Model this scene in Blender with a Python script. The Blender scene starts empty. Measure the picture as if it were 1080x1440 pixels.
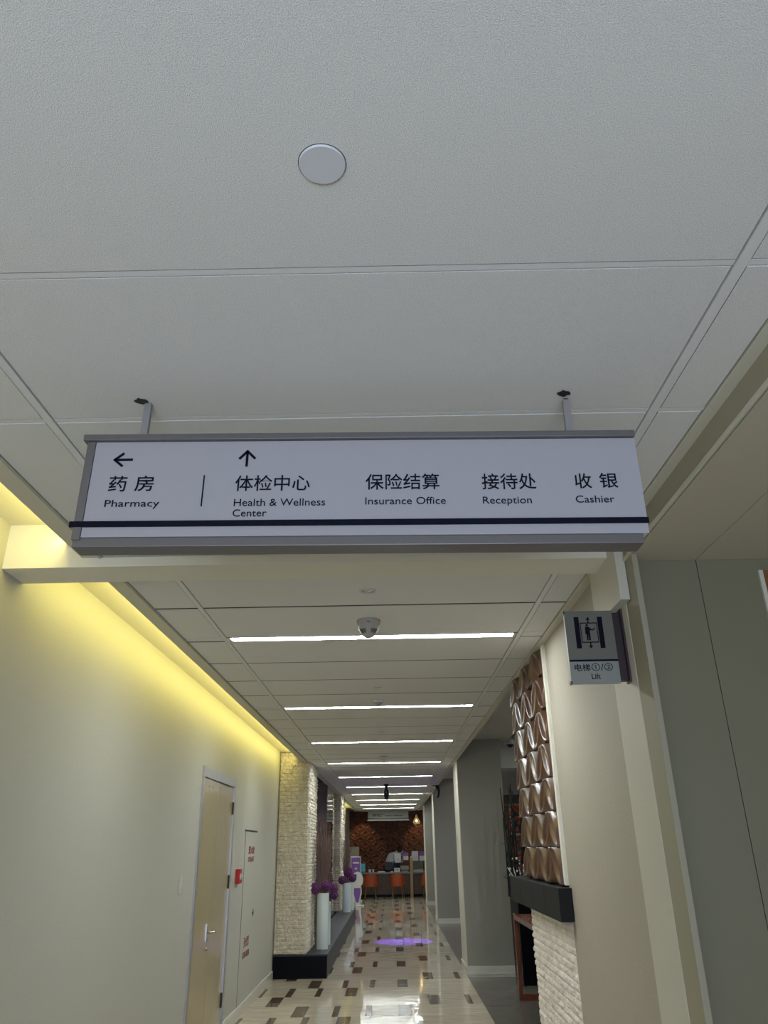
import bpy, bmesh, math, random
from mathutils import Vector, Matrix, noise
random.seed(7)
PI = math.pi
S = bpy.context.scene
C = S.collection

# ------------------------------------------------------------------ camera
cam_d = bpy.data.cameras.new('camera'); cam = bpy.data.objects.new('camera', cam_d); C.objects.link(cam)
S.camera = cam
cam_d.sensor_fit = 'VERTICAL'; cam_d.sensor_height = 24.0; cam_d.sensor_width = 18.0
cam_d.lens = 24.0 * 1054.5 / 1440.0
cam_d.clip_start = 0.05; cam_d.clip_end = 200
PITCH, YAW, ROLL = 0.41926, 0.00299, -0.01686
cam.matrix_world = (Matrix.Translation((0, 0, 1.6)) @ Matrix.Rotation(YAW, 4, 'Z') @ Matrix.Rotation(PI/2 + PITCH, 4, 'X') @ Matrix.Rotation(ROLL, 4, 'Z'))

# ------------------------------------------------------------------ view, world, large lights
S.view_settings.view_transform = 'Standard'; S.view_settings.look = 'None'
S.view_settings.gamma = 1; S.view_settings.use_curve_mapping = False
S.view_settings.exposure = 0.0
W = bpy.data.worlds.new('world'); S.world = W; W.use_nodes = True
W.node_tree.nodes['Background'].inputs[0].default_value = (0.75, 0.85, 1.0, 1)
W.node_tree.nodes['Background'].inputs[1].default_value = 0.35

def area(name, loc, rot, sx, sy, power, col):
    l = bpy.data.lights.new(name, 'AREA'); l.shape = 'RECTANGLE'; l.size = sx; l.size_y = sy; l.energy = power; l.color = col
    o = bpy.data.objects.new(name, l); C.objects.link(o); o.location = loc; o.rotation_euler = rot
    return o
# added bluish area light, tilted up to brighten the near ceiling like daylight
area('daylight_fill', (-0.1, -2.9, 1.1), (math.radians(128), 0, 0), 2.6, 1.4, 140, (0.68, 0.80, 1.0))
STRIP_E = 62.0

# ------------------------------------------------------------------ materials
def nm(name):
    m = bpy.data.materials.new(name); m.use_nodes = True
    return m, m.node_tree.nodes, m.node_tree.links, m.node_tree.nodes['Principled BSDF']
def mat(name, col, rough=0.5, metal=0.0, spec=0.5, coat=0.0, bump=None, var=None, emit=None, coords='Object', trans=0, ior=1.45, coat_rough=0.1):
    """bump=(scale,strength[,detail]); var=(scale, amount) gives a mottled colour"""
    m, N, L, P = nm(name)
    P.inputs['Base Color'].default_value = (*col, 1); P.inputs['Roughness'].default_value = rough
    P.inputs['Metallic'].default_value = metal; P.inputs['Specular IOR Level'].default_value = spec
    P.inputs['Coat Weight'].default_value = coat; P.inputs['Coat Roughness'].default_value = coat_rough
    P.inputs['Transmission Weight'].default_value = trans; P.inputs['IOR'].default_value = ior
    if emit: P.inputs['Emission Color'].default_value = (*emit[0], 1); P.inputs['Emission Strength'].default_value = emit[1]
    if bump or var: tc = N.new('ShaderNodeTexCoord')
    if bump:
        t = N.new('ShaderNodeTexNoise'); t.inputs['Scale'].default_value = bump[0]; t.inputs['Detail'].default_value = bump[2] if len(bump) > 2 else 4
        L.new(tc.outputs[coords], t.inputs['Vector'])
        b = N.new('ShaderNodeBump'); b.inputs['Strength'].default_value = bump[1]; b.inputs['Distance'].default_value = 0.01
        L.new(t.outputs['Fac'], b.inputs['Height']); L.new(b.outputs[0], P.inputs['Normal'])
    if var:
        t = N.new('ShaderNodeTexNoise'); t.inputs['Scale'].default_value = var[0]; t.inputs['Detail'].default_value = 6
        L.new(tc.outputs[coords], t.inputs['Vector'])
        r = N.new('ShaderNodeValToRGB'); a = var[1]
        r.color_ramp.elements[0].position = 0.3; r.color_ramp.elements[1].position = 0.7
        r.color_ramp.elements[0].color = (*[max(0, c*(1-a)) for c in col], 1); r.color_ramp.elements[1].color = (*[min(1, c*(1+a)) for c in col], 1)
        L.new(t.outputs['Fac'], r.inputs[0]); L.new(r.outputs[0], P.inputs['Base Color'])
    return m
M = {}
M['tile'] = mat('mineral_tile', (0.725, 0.72, 0.69), 0.95, spec=0.2, bump=(480, 0.30, 3), var=(480, 0.24))
M['rail'] = mat('ceiling_rail', (0.72, 0.72, 0.70), 0.6)
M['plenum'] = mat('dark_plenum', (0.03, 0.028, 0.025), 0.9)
M['trim_paint'] = mat('cream_paint', (0.58, 0.56, 0.46), 0.6, bump=(30, .05))
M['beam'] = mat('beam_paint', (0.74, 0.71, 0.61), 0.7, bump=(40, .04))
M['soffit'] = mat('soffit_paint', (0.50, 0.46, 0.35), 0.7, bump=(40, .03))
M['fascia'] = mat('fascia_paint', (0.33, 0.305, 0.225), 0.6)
M['wall_l'] = mat('grey_green_wallcovering', (0.475, 0.47, 0.415), 0.6, bump=(180, 0.12, 2), var=(120, .035), spec=.3)
M['cove'] = mat('cove_plaster', (0.66, 0.63, 0.50), 0.8)
M['wall_r'] = mat('beige_fabric_wallcovering', (0.41, 0.37, 0.305), 0.5, bump=(220, 0.15, 2), var=(90, .05), spec=.4)
M['wall_c'] = mat('cream_pilaster', (0.58, 0.55, 0.47), 0.5, bump=(60, .05))
M['panel'] = mat('glossy_grey_panel', (0.20, 0.19, 0.13), 0.22, spec=.5, bump=(3, .03), var=(2, .03))
M['gray'] = mat('gray_column_covering', (0.29, 0.285, 0.25), 0.6, bump=(250, .15, 2), var=(60, .05))
M['marble_w'] = mat('white_marble', (0.66, 0.65, 0.58), 0.2, var=(3, .08), coords='Generated')
M['stone'] = mat('split_face_stone', (0.66, 0.61, 0.50), 0.9, bump=(60, .5, 5), var=(14, .14))
M['stone_w'] = mat('white_split_stone', (0.74, 0.68, 0.62), 0.9, bump=(60, .5, 5), var=(9, .14))
M['black'] = mat('black_granite', (0.004, 0.004, 0.006), 0.3, spec=.06)
M['plinth_top'] = mat('slate_granite', (0.035, 0.039, 0.048), 0.42, spec=.3, var=(40, .3))
M['mantle'] = mat('slate_mantle', (0.012, 0.012, 0.014), 0.6, spec=.2)
M['brown_marble'] = mat('brown_marble', (0.15, 0.115, 0.12), 0.12, var=(4, .4))
M['granite'] = mat('dark_grey_granite', (0.12, 0.108, 0.097), 0.22, var=(9, .45))
M['granite_l'] = mat('grey_granite_border', (0.22, 0.21, 0.18), 0.22, var=(40, .3))
M['sign'] = mat('sign_panel', (0.36, 0.35, 0.385), 0.35, spec=.3)
M['sign_frame'] = mat('sign_frame', (0.15, 0.14, 0.145), 0.4, metal=.3)
M['ink'] = mat('navy_ink', (0.004, 0.005, 0.014), 0.6, spec=.12)
M['pole'] = mat('grey_painted_steel', (0.30, 0.29, 0.30), 0.4, metal=.3)
M['darkhole'] = mat('dark_metal', (0.02, 0.018, 0.018), 0.5)
M['lid'] = mat('white_lid', (0.62, 0.63, 0.66), 0.5)
M['white_pl'] = mat('white_plastic', (0.55, 0.55, 0.53), 0.4)
M['grey_pl'] = mat('grey_plastic', (0.34, 0.33, 0.30), 0.45)
M['black_pl'] = mat('black_plastic', (0.01, 0.01, 0.013), 0.4)
M['lift'] = mat('lift_plate', (0.15, 0.15, 0.125), 0.5, metal=.1)
M['lift2'] = mat('lift_plate_lower', (0.27, 0.28, 0.255), 0.5, metal=.1)
M['bronze_dk'] = mat('dark_bronze', (0.055, 0.04, 0.045), 0.4, metal=.4)
M['brass'] = mat('brass', (0.45, 0.32, 0.16), 0.3, metal=1)
M['chrome'] = mat('chrome', (0.72, 0.72, 0.74), 0.18, metal=1)
M['alu'] = mat('brushed_aluminium', (0.45, 0.45, 0.47), 0.45, metal=.7)
M['red'] = mat('red_plastic', (0.42, 0.015, 0.02), 0.4)
M['redink'] = mat('dark_red_vinyl', (0.20, 0.012, 0.022), 0.5)
M['orange'] = mat('orange_leather', (0.30, 0.055, 0.016), 0.45)
M['vase'] = mat('white_glazed_ceramic', (0.66, 0.74, 0.76), 0.2)
M['purple'] = mat('purple_petals', (0.13, 0.032, 0.125), 0.8, bump=(50, 1.0, 3), var=(30, .5))
M['twig'] = mat('dry_twigs', (0.20, 0.13, 0.105), 0.85)
M['leafdk'] = mat('black_green_stems', (0.008, 0.014, 0.012), 0.4)
M['redflower'] = mat('coral_petals', (0.34, 0.06, 0.04), 0.7)
M['whiteflower'] = mat('white_petals', (0.6, 0.62, 0.56), 0.7)
M['green'] = mat('dark_leaf', (0.015, 0.05, 0.03), 0.6)
M['counter_w'] = mat('counter_wood', (0.06, 0.028, 0.011), 0.4, var=(6, .25))
M['counter_top'] = mat('counter_stone', (0.16, 0.15, 0.14), 0.3, var=(40, .2))
M['post'] = mat('bronze_post', (0.25, 0.16, 0.07), 0.35, metal=.3)
M['red_wood'] = mat('red_brown_lacquered_wood', (0.16, 0.045, 0.02), 0.25, coat=.5, var=(8, .3))
M['paper'] = mat('white_paper', (0.62, 0.62, 0.66), 0.8)
M['paper_purple'] = mat('purple_print', (0.20, 0.09, 0.34), 0.6)
M['teal'] = mat('teal_display', (0.03, 0.20, 0.22), 0.3, emit=((0.02, 0.35, 0.38), .25))
M['blue'] = mat('blue_print', (0.02, 0.12, 0.5), 0.4)
M['glass'] = mat('clear_glass', (0.92, 0.97, 0.95), 0.03, trans=1, ior=1.1)
M['amber_glass'] = mat('amber_glass', (0.9, 0.78, 0.52), 0.12, trans=.8, ior=1.45)
M['strip'] = mat('led_diffuser', (0.9, 0.95, 0.95), 0.5, emit=((0.93, 1.0, 0.99), STRIP_E))
M['bulb'] = mat('warm_bulb', (1, .9, .7), 0.5, emit=((1.0, .85, .6), 25))
M['spotlens'] = mat('spot_lens', (.8, .8, .8), 0.2, emit=((1.0, 1.0, .95), 6))
M['shirt'] = mat('white_cotton', (0.62, 0.66, 0.74), 0.8)
M['hair'] = mat('black_hair', (0.01, 0.009, 0.009), 0.6)
M['skin'] = mat('skin', (0.42, 0.26, 0.19), 0.6)
M['trousers'] = mat('black_trousers', (0.015, 0.015, 0.02), 0.8)
M['beige_marble_base'] = mat('beige_screed', (0.40, 0.35, 0.28), 0.4)
M['side_wall'] = mat('dark_side_wall', (0.10, 0.10, 0.09), 0.7)  # one even dark grey for the side walls
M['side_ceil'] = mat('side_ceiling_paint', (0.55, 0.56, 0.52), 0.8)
M['win'] = mat('tinted_window', (0.03, 0.09, 0.09), 0.15)

def wood_mat(name, a, b, rough, coat, sc=(1, 1, 6)):
    m, N, L, P = nm(name)
    tc = N.new('ShaderNodeTexCoord'); mp = N.new('ShaderNodeMapping'); mp.inputs['Scale'].default_value = sc
    L.new(tc.outputs['Object'], mp.inputs[0])
    w = N.new('ShaderNodeTexNoise'); w.inputs['Scale'].default_value = 9; w.inputs['Detail'].default_value = 7; w.inputs['Distortion'].default_value = .6
    L.new(mp.outputs[0], w.inputs['Vector'])
    r = N.new('ShaderNodeValToRGB'); r.color_ramp.elements[0].position = .3; r.color_ramp.elements[1].position = .72
    r.color_ramp.elements[0].color = (*a, 1); r.color_ramp.elements[1].color = (*b, 1)
    L.new(w.outputs['Fac'], r.inputs[0]); L.new(r.outputs[0], P.inputs['Base Color'])
    P.inputs['Roughness'].default_value = rough; P.inputs['Coat Weight'].default_value = coat; P.inputs['Coat Roughness'].default_value = .12
    return m
M['carved'] = wood_mat('carved_walnut', (0.055, 0.018, 0.008), (0.115, 0.040, 0.015), 0.34, .45, (1, 8, 1))
M['mural'] = wood_mat('carved_dark_wood', (0.10, 0.03, 0.013), (0.22, 0.075, 0.035), 0.42, .2, (1, 1, 1))
M['door'] = wood_mat('bronze_laminate', (0.38, 0.30, 0.15), (0.46, 0.37, 0.20), 0.20, .3, (1, 14, .6))
M['door2'] = wood_mat('brown_door_wood', (0.14, 0.06, 0.02), (0.24, 0.11, 0.04), 0.4, .2, (1, 1, 8))

def marble_tile(name, col, veins, amt, rough):
    m, N, L, P = nm(name)
    tc = N.new('ShaderNodeTexCoord'); mp = N.new('ShaderNodeMapping'); mp.inputs['Scale'].default_value = (1.2, 6, 1)
    oi = N.new('ShaderNodeObjectInfo'); ad = N.new('ShaderNodeVectorMath'); ad.operation = 'MULTIPLY_ADD'
    ad.inputs[1].default_value = (31, 17, 0)
    L.new(oi.outputs['Random'], ad.inputs[0]); L.new(tc.outputs['Object'], ad.inputs[2]); L.new(ad.outputs[0], mp.inputs[0])
    t = N.new('ShaderNodeTexNoise'); t.inputs['Scale'].default_value = veins; t.inputs['Detail'].default_value = 8; t.inputs['Distortion'].default_value = 1.0
    L.new(mp.outputs[0], t.inputs['Vector'])
    r = N.new('ShaderNodeValToRGB'); r.color_ramp.elements[0].position = .32; r.color_ramp.elements[1].position = .66
    r.color_ramp.elements[0].color = (*[c*(1-amt) for c in col], 1); r.color_ramp.elements[1].color = (*[c*(1+amt*.6) for c in col], 1)
    L.new(t.outputs['Fac'], r.inputs[0])
    mx = N.new('ShaderNodeMix'); mx.data_type = 'RGBA'; mx.blend_type = 'MULTIPLY'; mx.inputs['Factor'].default_value = 1
    mr = N.new('ShaderNodeMapRange'); mr.inputs['To Min'].default_value = .86; mr.inputs['To Max'].default_value = 1.05
    L.new(oi.outputs['Random'], mr.inputs['Value']); L.new(r.outputs[0], mx.inputs['A']); L.new(mr.outputs[0], mx.inputs['B'])
    L.new(mx.outputs['Result'], P.inputs['Base Color'])
    P.inputs['Roughness'].default_value = rough; P.inputs['Specular IOR Level'].default_value = .42
    # soft waviness of polished stone stretches the reflections
    t2 = N.new('ShaderNodeTexNoise'); t2.inputs['Scale'].default_value = 7; t2.inputs['Detail'].default_value = 1
    L.new(tc.outputs['Object'], t2.inputs['Vector'])
    b = N.new('ShaderNodeBump'); b.inputs['Strength'].default_value = .11; b.inputs['Distance'].default_value = .01
    L.new(t2.outputs['Fac'], b.inputs['Height']); L.new(b.outputs[0], P.inputs['Normal'])
    return m
M['travertine'] = marble_tile('beige_travertine', (0.50, 0.435, 0.345), 2.2, .16, .055)
M['inlay'] = marble_tile('dark_inlay_marble', (0.10, 0.072, 0.052), 6, .35, .08)

# ------------------------------------------------------------------ geometry helpers
class MB:
    def __init__(s): s.bm = bmesh.new()
    def box(s, x0, x1, y0, y1, z0, z1, bev=0):
        c = [(x0, y0, z0), (x1, y0, z0), (x1, y1, z0), (x0, y1, z0), (x0, y0, z1), (x1, y0, z1), (x1, y1, z1), (x0, y1, z1)]
        v = [s.bm.verts.new(p) for p in c]
        fs = [s.bm.faces.new([v[i] for i in f]) for f in ((3, 2, 1, 0), (4, 5, 6, 7), (0, 1, 5, 4), (1, 2, 6, 5), (2, 3, 7, 6), (3, 0, 4, 7))]
        if bev:
            es = list({e for f in fs for e in f.edges})
            bmesh.ops.bevel(s.bm, geom=es, offset=bev, segments=2, affect='EDGES', profile=.6)
        return s
    def lathe(s, cx, cy, prof, n=24, closed=True):
        rings = []
        for r, z in prof:
            rings.append([s.bm.verts.new((cx + r*math.cos(2*PI*i/n), cy + r*math.sin(2*PI*i/n), z)) for i in range(n)] if r > 1e-5 else [s.bm.verts.new((cx, cy, z))])
        for a, b in zip(rings, rings[1:]):
            for i in range(n):
                j = (i+1) % n
                if len(a) == 1 and len(b) == 1: continue
                if len(a) == 1: s.bm.faces.new([a[0], b[j], b[i]])
                elif len(b) == 1: s.bm.faces.new([a[i], a[j], b[0]])
                else: s.bm.faces.new([a[i], a[j], b[j], b[i]])
        if closed:
            if len(rings[0]) > 2: s.bm.faces.new(rings[0][::-1])
            if len(rings[-1]) > 2: s.bm.faces.new(rings[-1])
        return s
    def tube(s, pts, r0, r1=None, n=6):
        r1 = r0 if r1 is None else r1; pts = [Vector(p) for p in pts]; rings = []
        for k, p in enumerate(pts):
            d = (pts[min(k+1, len(pts)-1)] - pts[max(k-1, 0)]).normalized()
            a = d.orthogonal().normalized(); b = d.cross(a); r = r0 + (r1-r0)*k/max(1, len(pts)-1)
            if rings and (a.dot(pa) < 0.2):
                a = (pa - d*pa.dot(d)).normalized(); b = d.cross(a)
            pa = a
            rings.append([s.bm.verts.new(p + r*(a*math.cos(2*PI*i/n) + b*math.sin(2*PI*i/n))) for i in range(n)])
        for a, b in zip(rings, rings[1:]):
            for i in range(n): s.bm.faces.new([a[i], a[(i+1) % n], b[(i+1) % n], b[i]])
        s.bm.faces.new(rings[0][::-1]); s.bm.faces.new(rings[-1]); return s
    def sphere(s, c, r, n=12, m=8, sq=(1, 1, 1)):
        bmesh.ops.create_uvsphere(s.bm, u_segments=n, v_segments=m, radius=r, matrix=Matrix.Translation(c) @ Matrix.Diagonal((*sq, 1))); return s
    def prism(s, poly, axis, t0, t1):
        """poly of (a,b); axis 'y': (a,t,b); 'x': (t,a,b); 'z': (a,b,t)"""
        f = {'y': lambda a, b, t: (a, t, b), 'x': lambda a, b, t: (t, a, b), 'z': lambda a, b, t: (a, b, t)}[axis]
        A = [s.bm.verts.new(f(a, b, t0)) for a, b in poly]; B = [s.bm.verts.new(f(a, b, t1)) for a, b in poly]; n = len(poly)
        s.bm.faces.new(A); s.bm.faces.new(B[::-1])
        for i in range(n): s.bm.faces.new([A[i], B[i], B[(i+1) % n], A[(i+1) % n]])
        return s
    def mesh(s, name, smooth=False):
        bmesh.ops.recalc_face_normals(s.bm, faces=s.bm.faces)
        me = bpy.data.meshes.new(name); s.bm.to_mesh(me); s.bm.free()
        if smooth:
            for p in me.polygons: p.use_smooth = True
        return me
    def build(s, name, m, parent=None, smooth=False, loc=None):
        return place(name, s.mesh(name, smooth), m, parent, loc)
def place(name, me, m=None, parent=None, loc=None):
    if m is not None and not me.materials: me.materials.append(M[m] if isinstance(m, str) else m)
    o = bpy.data.objects.new(name, me); C.objects.link(o)
    if parent: o.parent = parent
    if loc: o.location = loc
    return o
def shade_auto(o, ang=35):
    for p in o.data.polygons: p.use_smooth = True
    o.data.set_sharp_from_angle(angle=math.radians(ang))
    return o
def tag(o, label, cat, group=None, kind=None):
    o['label'] = label; o['category'] = cat
    if group: o['group'] = group
    if kind: o['kind'] = kind
    return o
def thing(name, label, cat, loc=(0, 0, 0), group=None):
    o = bpy.data.objects.new(name, None); o.empty_display_size = .05; C.objects.link(o); o.location = loc
    return tag(o, label, cat, group)
def struct(o): o['kind'] = 'structure'; return o
def root_struct(name, loc=(0, 0, 0)):
    o = bpy.data.objects.new(name, None); o.empty_display_size = .05; C.objects.link(o); o.location = loc
    return struct(o)
def B(*a, bev=0): return MB().box(*a, bev=bev)
def label_part(o, l): o['label'] = l; return o
def copy_tree(o, parent=None):
    c = o.copy(); C.objects.link(c); c.parent = parent
    for ch in list(o.children): copy_tree(ch, c)
    return c
def text(name, body, size, x, z, y, m, parent, align='LEFT', axis='y', off=0.0, spacing=1.0, width=None, shear=0, thick=.0006, height=None):
    """lettering standing in the XZ plane facing -Y (axis y) or in the YZ plane facing +X (axis x); (x,z) = left/centre baseline"""
    c = bpy.data.curves.new(name, 'FONT'); c.body = body; c.size = size; c.offset = off; c.space_character = spacing; c.shear = shear
    c.extrude = thick; c.align_x = 'LEFT'; c.resolution_u = 4
    t = bpy.data.objects.new('tmp', c); C.objects.link(t)
    bpy.context.view_layer.update()
    me = bpy.data.meshes.new_from_object(t.evaluated_get(bpy.context.evaluated_depsgraph_get()))
    bpy.data.objects.remove(t); bpy.data.curves.remove(c)
    xs = [v.co.x for v in me.vertices]; ys = [v.co.y for v in me.vertices]
    sx = (width/(max(xs)-min(xs))) if width else 1
    sy = (height/(max(ys)-min(ys))) if height else 1
    x0 = min(xs); wd = (max(xs)-x0)*sx; y0 = min(ys) if height else 0
    dx = -wd/2 if align == 'CENTER' else 0
    for v in me.vertices:
        a = (v.co.x-x0)*sx+dx; b = (v.co.y-y0)*sy; d = v.co.z
        v.co = (x+a, y-d, z+b) if axis == 'y' else (y+d, x+a, z+b)
    me.materials.clear(); me.name = name
    return place(name, me, m, parent)

# ================================================================== STRUCTURE
ZC = 2.75
XL, XR = -1.30, 0.98          # corridor ceiling edges
XW = -1.64                    # left wall
STR_Y = [4.42 + 2.48*k for k in range(10)]
# ---- ceiling: dark plenum board, tiles, rails
ceil = struct(B(-1.235, 0.945, -3.5, 28.8, ZC+.012, ZC+.05).build('ceiling', 'plenum'))
rows = []                      # (y0,y1) of tiles
y = 1.884
for k in range(3): pass
yy = 3.185
r_near = [(-3.0+.0*0, 0)]
edges = [-2.92, -2.32, -1.72, -1.12, -.52, .08, .68, 1.28, 1.884, 2.487]
for a, b in zip(edges, edges[1:]): rows.append((a, b))
rows.append((2.487, 3.02))
rows.append((3.02, 3.775))
rows.append((3.775, 4.37))
for k, sy in enumerate(STR_Y):
    s0 = sy+.05; n = 4
    end = STR_Y[k+1]-.05 if k < 9 else 28.8
    if k == 9: n = 3
    d = (end-s0)/n
    for i in range(n): rows.append((s0+d*i, s0+d*(i+1)))
cache = {}
def tile(x0, x1, y0, y1):
    key = (round(x1-x0, 3), round(y1-y0, 3))
    if key not in cache:
        w, h = x1-x0, y1-y0
        mb = MB(); g = .0035; mb.box(-w/2+g, w/2-g, -h/2+.0045, h/2-.0045, .0, .0115)
        cache[key] = mb.mesh('ceiling_tile')
    o = place('ceiling_tile', cache[key], 'tile', ceil, ((x0+x1)/2, (y0+y1)/2, ZC+random.uniform(-.0008, .0008)))
for ri, (a, b) in enumerate(rows):
    if 1 <= ri < 12: a += .0075 ; 
    if ri < 11: b -= .0075
    tile(-1.218, -.991, a, b); tile(-.965, .771, a, b); tile(.799, .932, a, b)
for sy in STR_Y:
    tile(-1.218, -.991, sy-.05, sy+.05); tile(.799, .932, sy-.05, sy+.05)
for x0, x1 in ((-.991, -.965), (.771, .799)):
    mb = MB(); mb.box(x0+.001, x1-.001, -3.5, 28.8, ZC-.003, ZC+.011); mb.build('ceiling_rail', 'rail', ceil)
for i, (a, b) in enumerate(rows[1:12]):         # near cross rails read as narrow bands
    for x0, x1 in ((-.963, .769), (-1.218, -.993), (.801, .932)): B(x0, x1, a-.0085, a+.0085, ZC+.001, ZC+.010).build('cross_rail', 'rail', ceil)
# plaster above the corridor ceiling so nothing leaks
struct(B(-1.33, .98, -3.5, 28.85, ZC+.055, 3.06).build('ceiling_slab', 'cove'))
# left lip and right edge trims
struct(B(-1.305, -1.221, -3.5, 28.8, ZC-.004, ZC+.03, bev=.002).build('trim_1', 'trim_paint'))
struct(B(-1.232, -1.224, -3.5, 28.8, ZC-.009, ZC-.003).build('trim_2', 'trim_paint'))
struct(B(.934, .985, -3.5, 28.8, ZC-.006, ZC+.05, bev=.002).build('trim_3', 'trim_paint'))
# recess (light cove) ceiling
struct(B(-2.6, -1.30, -3.5, 12.2, 2.905, 2.95).build('ceiling_cove_near', 'cove'))
struct(B(-2.6, -1.30, 20.3, 31.6, 2.905, 2.95).build('ceiling_cove_far', 'cove'))
struct(B(-3.2, -1.30, 12.2, 20.3, 2.80, 2.95).build('ceiling_side_left', M['brown_marble']))
# ---- left wall (real openings for the doors)
wl = MB()
DY0, DY1, DZ = 6.885, 8.36, 2.27
wl.box(XW-.15, XW, -3.5, DY0, 0, 2.91); wl.box(XW-.15, XW, DY0, DY1, DZ, 2.91); wl.box(XW-.15, XW, DY1, 12.3, 0, 2.91)
struct(wl.build('wall_left', 'wall_l'))
struct(B(XW-.15, XW, 20.3, 31.6, 0, 2.91).build('wall_left_far', 'wall_l'))
mb = MB(); mb.box(XW, XW+.015, -3.5, DY0, 0, .10); mb.box(XW, XW+.015, DY1, 11.66, 0, .10)
struct(mb.build('baseboard_left', 'marble_w'))
# recess behind the stone pillars
struct(B(-3.2, -3.1, 12.2, 20.3, 0, 2.95).build('wall_recess', 'brown_marble'))
# ---- cross beam
# dark strips that paint the shade in the panel joints beyond the beam
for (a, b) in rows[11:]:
    for x0, x1 in ((-.963, .769), (-1.218, -.993), (.801, .932)): B(x0, x1, a-.007, a+.007, ZC-.0002, ZC+.009).build('gap_shade_strip', 'plenum', ceil)
bm_ = MB(); bm_.box(XW, .985, 3.00, 3.20, 2.705, 2.905 if False else ZC-.002)
bm_.box(XW, -1.30, 3.00, 3.20, ZC-.002, 2.91)
struct(bm_.build('beam', 'beam'))
# ---- floor
fl = struct(B(XW, .975, -3.5, 31.6, -.08, -.012).build('floor', 'beige_marble_base'))
PY = 1.7268
fam = {'A': [(.035, .168), (-1.085, -.945), (-.66, -.595), (-.315, -.25)],
       'B': [(.385, .515), (.808, .868), (-1.435, -1.295)],
       'C': [(-.945, -.88), (-1.295, -1.22), (-.59, -.455), (-1.605, -1.57)]}
rowh = PY/3
tcache = {}
def ftile(x0, x1, y0, y1, nme, m):
    key = (nme, round(x1-x0, 3))
    if key not in tcache:
        g = .0008; w, h = x1-x0, y1-y0
        tcache[key] = MB().box(-w/2+g, w/2-g, -h/2+g, h/2-g, -.012, 0).mesh(nme)
    return place(nme, tcache[key], m, fl, ((x0+x1)/2, (y0+y1)/2, 0))
YA0 = 9.185 - 2*PY
k = 0
y = YA0
seq = ['A', 'B', 'C']
while y < 29.4:
    ins = sorted(fam[seq[k % 3]])
    x = XW
    for a, b in ins:
        if a-x > .01: ftile(x, a, y, y+rowh, 'floor_tile', 'travertine')
        ftile(a, b, y, y+rowh, 'inlay_tile', 'inlay'); x = b
    ftile(x, .975, y, y+rowh, 'floor_tile', 'travertine')
    y += rowh; k += 1
FY_END = y
struct(B(XW, .975, -3.5, YA0-.0005, -.012, 0).build('floor_near', 'travertine'))
struct(B(XW, 1.6, FY_END, 31.6, -.011, 0).build('floor_far', 'travertine'))
# dark granite floor on the right, with a paler border
sf = MB(); sf.box(.9765, 6, 2.9, 29.4, -.08, -.001)
struct(sf.build('floor_side', 'granite'))
for y0, y1 in ((11.55, 11.78), (18.85, 19.08)):
    B(.9765, 1.9, y0, y1, -.0005, .001).build('border_slab', 'granite_l', bpy.data.objects['floor_side'])
struct(B(.98, 5, -3.5, 2.9, -.08, -.001).build('floor_lobby', 'travertine'))
struct(B(-3.2, XW, 12.2, 20.3, -.08, -.001).build('floor_recess', 'granite'))

# ---- right side near the camera: soffit, fascia, jamb, panels
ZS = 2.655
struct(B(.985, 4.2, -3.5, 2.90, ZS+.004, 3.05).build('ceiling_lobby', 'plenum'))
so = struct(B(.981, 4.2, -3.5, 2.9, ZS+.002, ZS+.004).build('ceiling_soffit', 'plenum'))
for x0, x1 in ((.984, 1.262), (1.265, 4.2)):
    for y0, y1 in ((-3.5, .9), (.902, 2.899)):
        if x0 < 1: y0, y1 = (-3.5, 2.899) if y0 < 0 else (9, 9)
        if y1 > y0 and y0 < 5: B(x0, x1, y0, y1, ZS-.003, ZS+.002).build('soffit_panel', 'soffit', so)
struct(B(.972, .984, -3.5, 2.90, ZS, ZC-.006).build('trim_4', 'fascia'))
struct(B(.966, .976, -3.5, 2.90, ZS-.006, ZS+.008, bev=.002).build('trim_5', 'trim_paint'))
wp = struct(B(1.0, 4.2, 2.915, 3.05, 0, ZS+.2).build('wall_lobby', 'plenum'))
for x0, x1 in ((1.0, 1.263), (1.266, 1.505)):
    B(x0, x1, 2.900, 2.915, 0, ZS-.003).build('wall_panel', 'panel', wp)
B(2.45, 4.2, 2.900, 2.915, 0, ZS-.003).build('wall_panel', 'panel', wp)
B(1.505, 2.45, 2.900, 2.915, 2.60, ZS-.003).build('wall_panel', 'panel', wp)
d2 = root_struct('door_2', (1.5, 2.9, 0))
B(.005, .022, -.012, .0, 0, 2.6).build('door_frame', 'trim_paint', d2)
B(.022, .945, -.006, .012, 0, 2.6).build('door_leaf', 'door2', d2)
B(.905, .945, -.02, -.006, 0, 2.6).build('door_frame', 'trim_paint', d2)
struct(B(4.2, 4.3, -3.5, 3.05, 0, 3.0).build('wall_lobby_right', 'wall_l'))
struct(B(.976, .999, 2.815, 2.965, 0, ZS-.002, bev=.003).build('trim_6', 'fascia'))
# corridor right wall
struct(B(.974, 1.40, 2.965, 3.275, 0, ZC-.006).build('wall_right_pilaster', 'wall_c'))
struct(B(.98, 1.40, 3.275, 4.66, 0, ZC-.006).build('wall_right', 'wall_r'))
struct(B(.935, .974, 2.90, 3.30, 2.49, ZC-.006, bev=.002).build('trim_8', 'wall_c'))
struct(B(.962, 1.40, 4.66, 4.712, 1.385, ZC-.006, bev=.003).build('trim_9', 'beam'))
# block carrying carved panels, mantle and split stone
struct(B(.985, 1.40, 4.66, 6.02, 0, ZC-.006).build('wall_right_block', 'mantle'))

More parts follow.
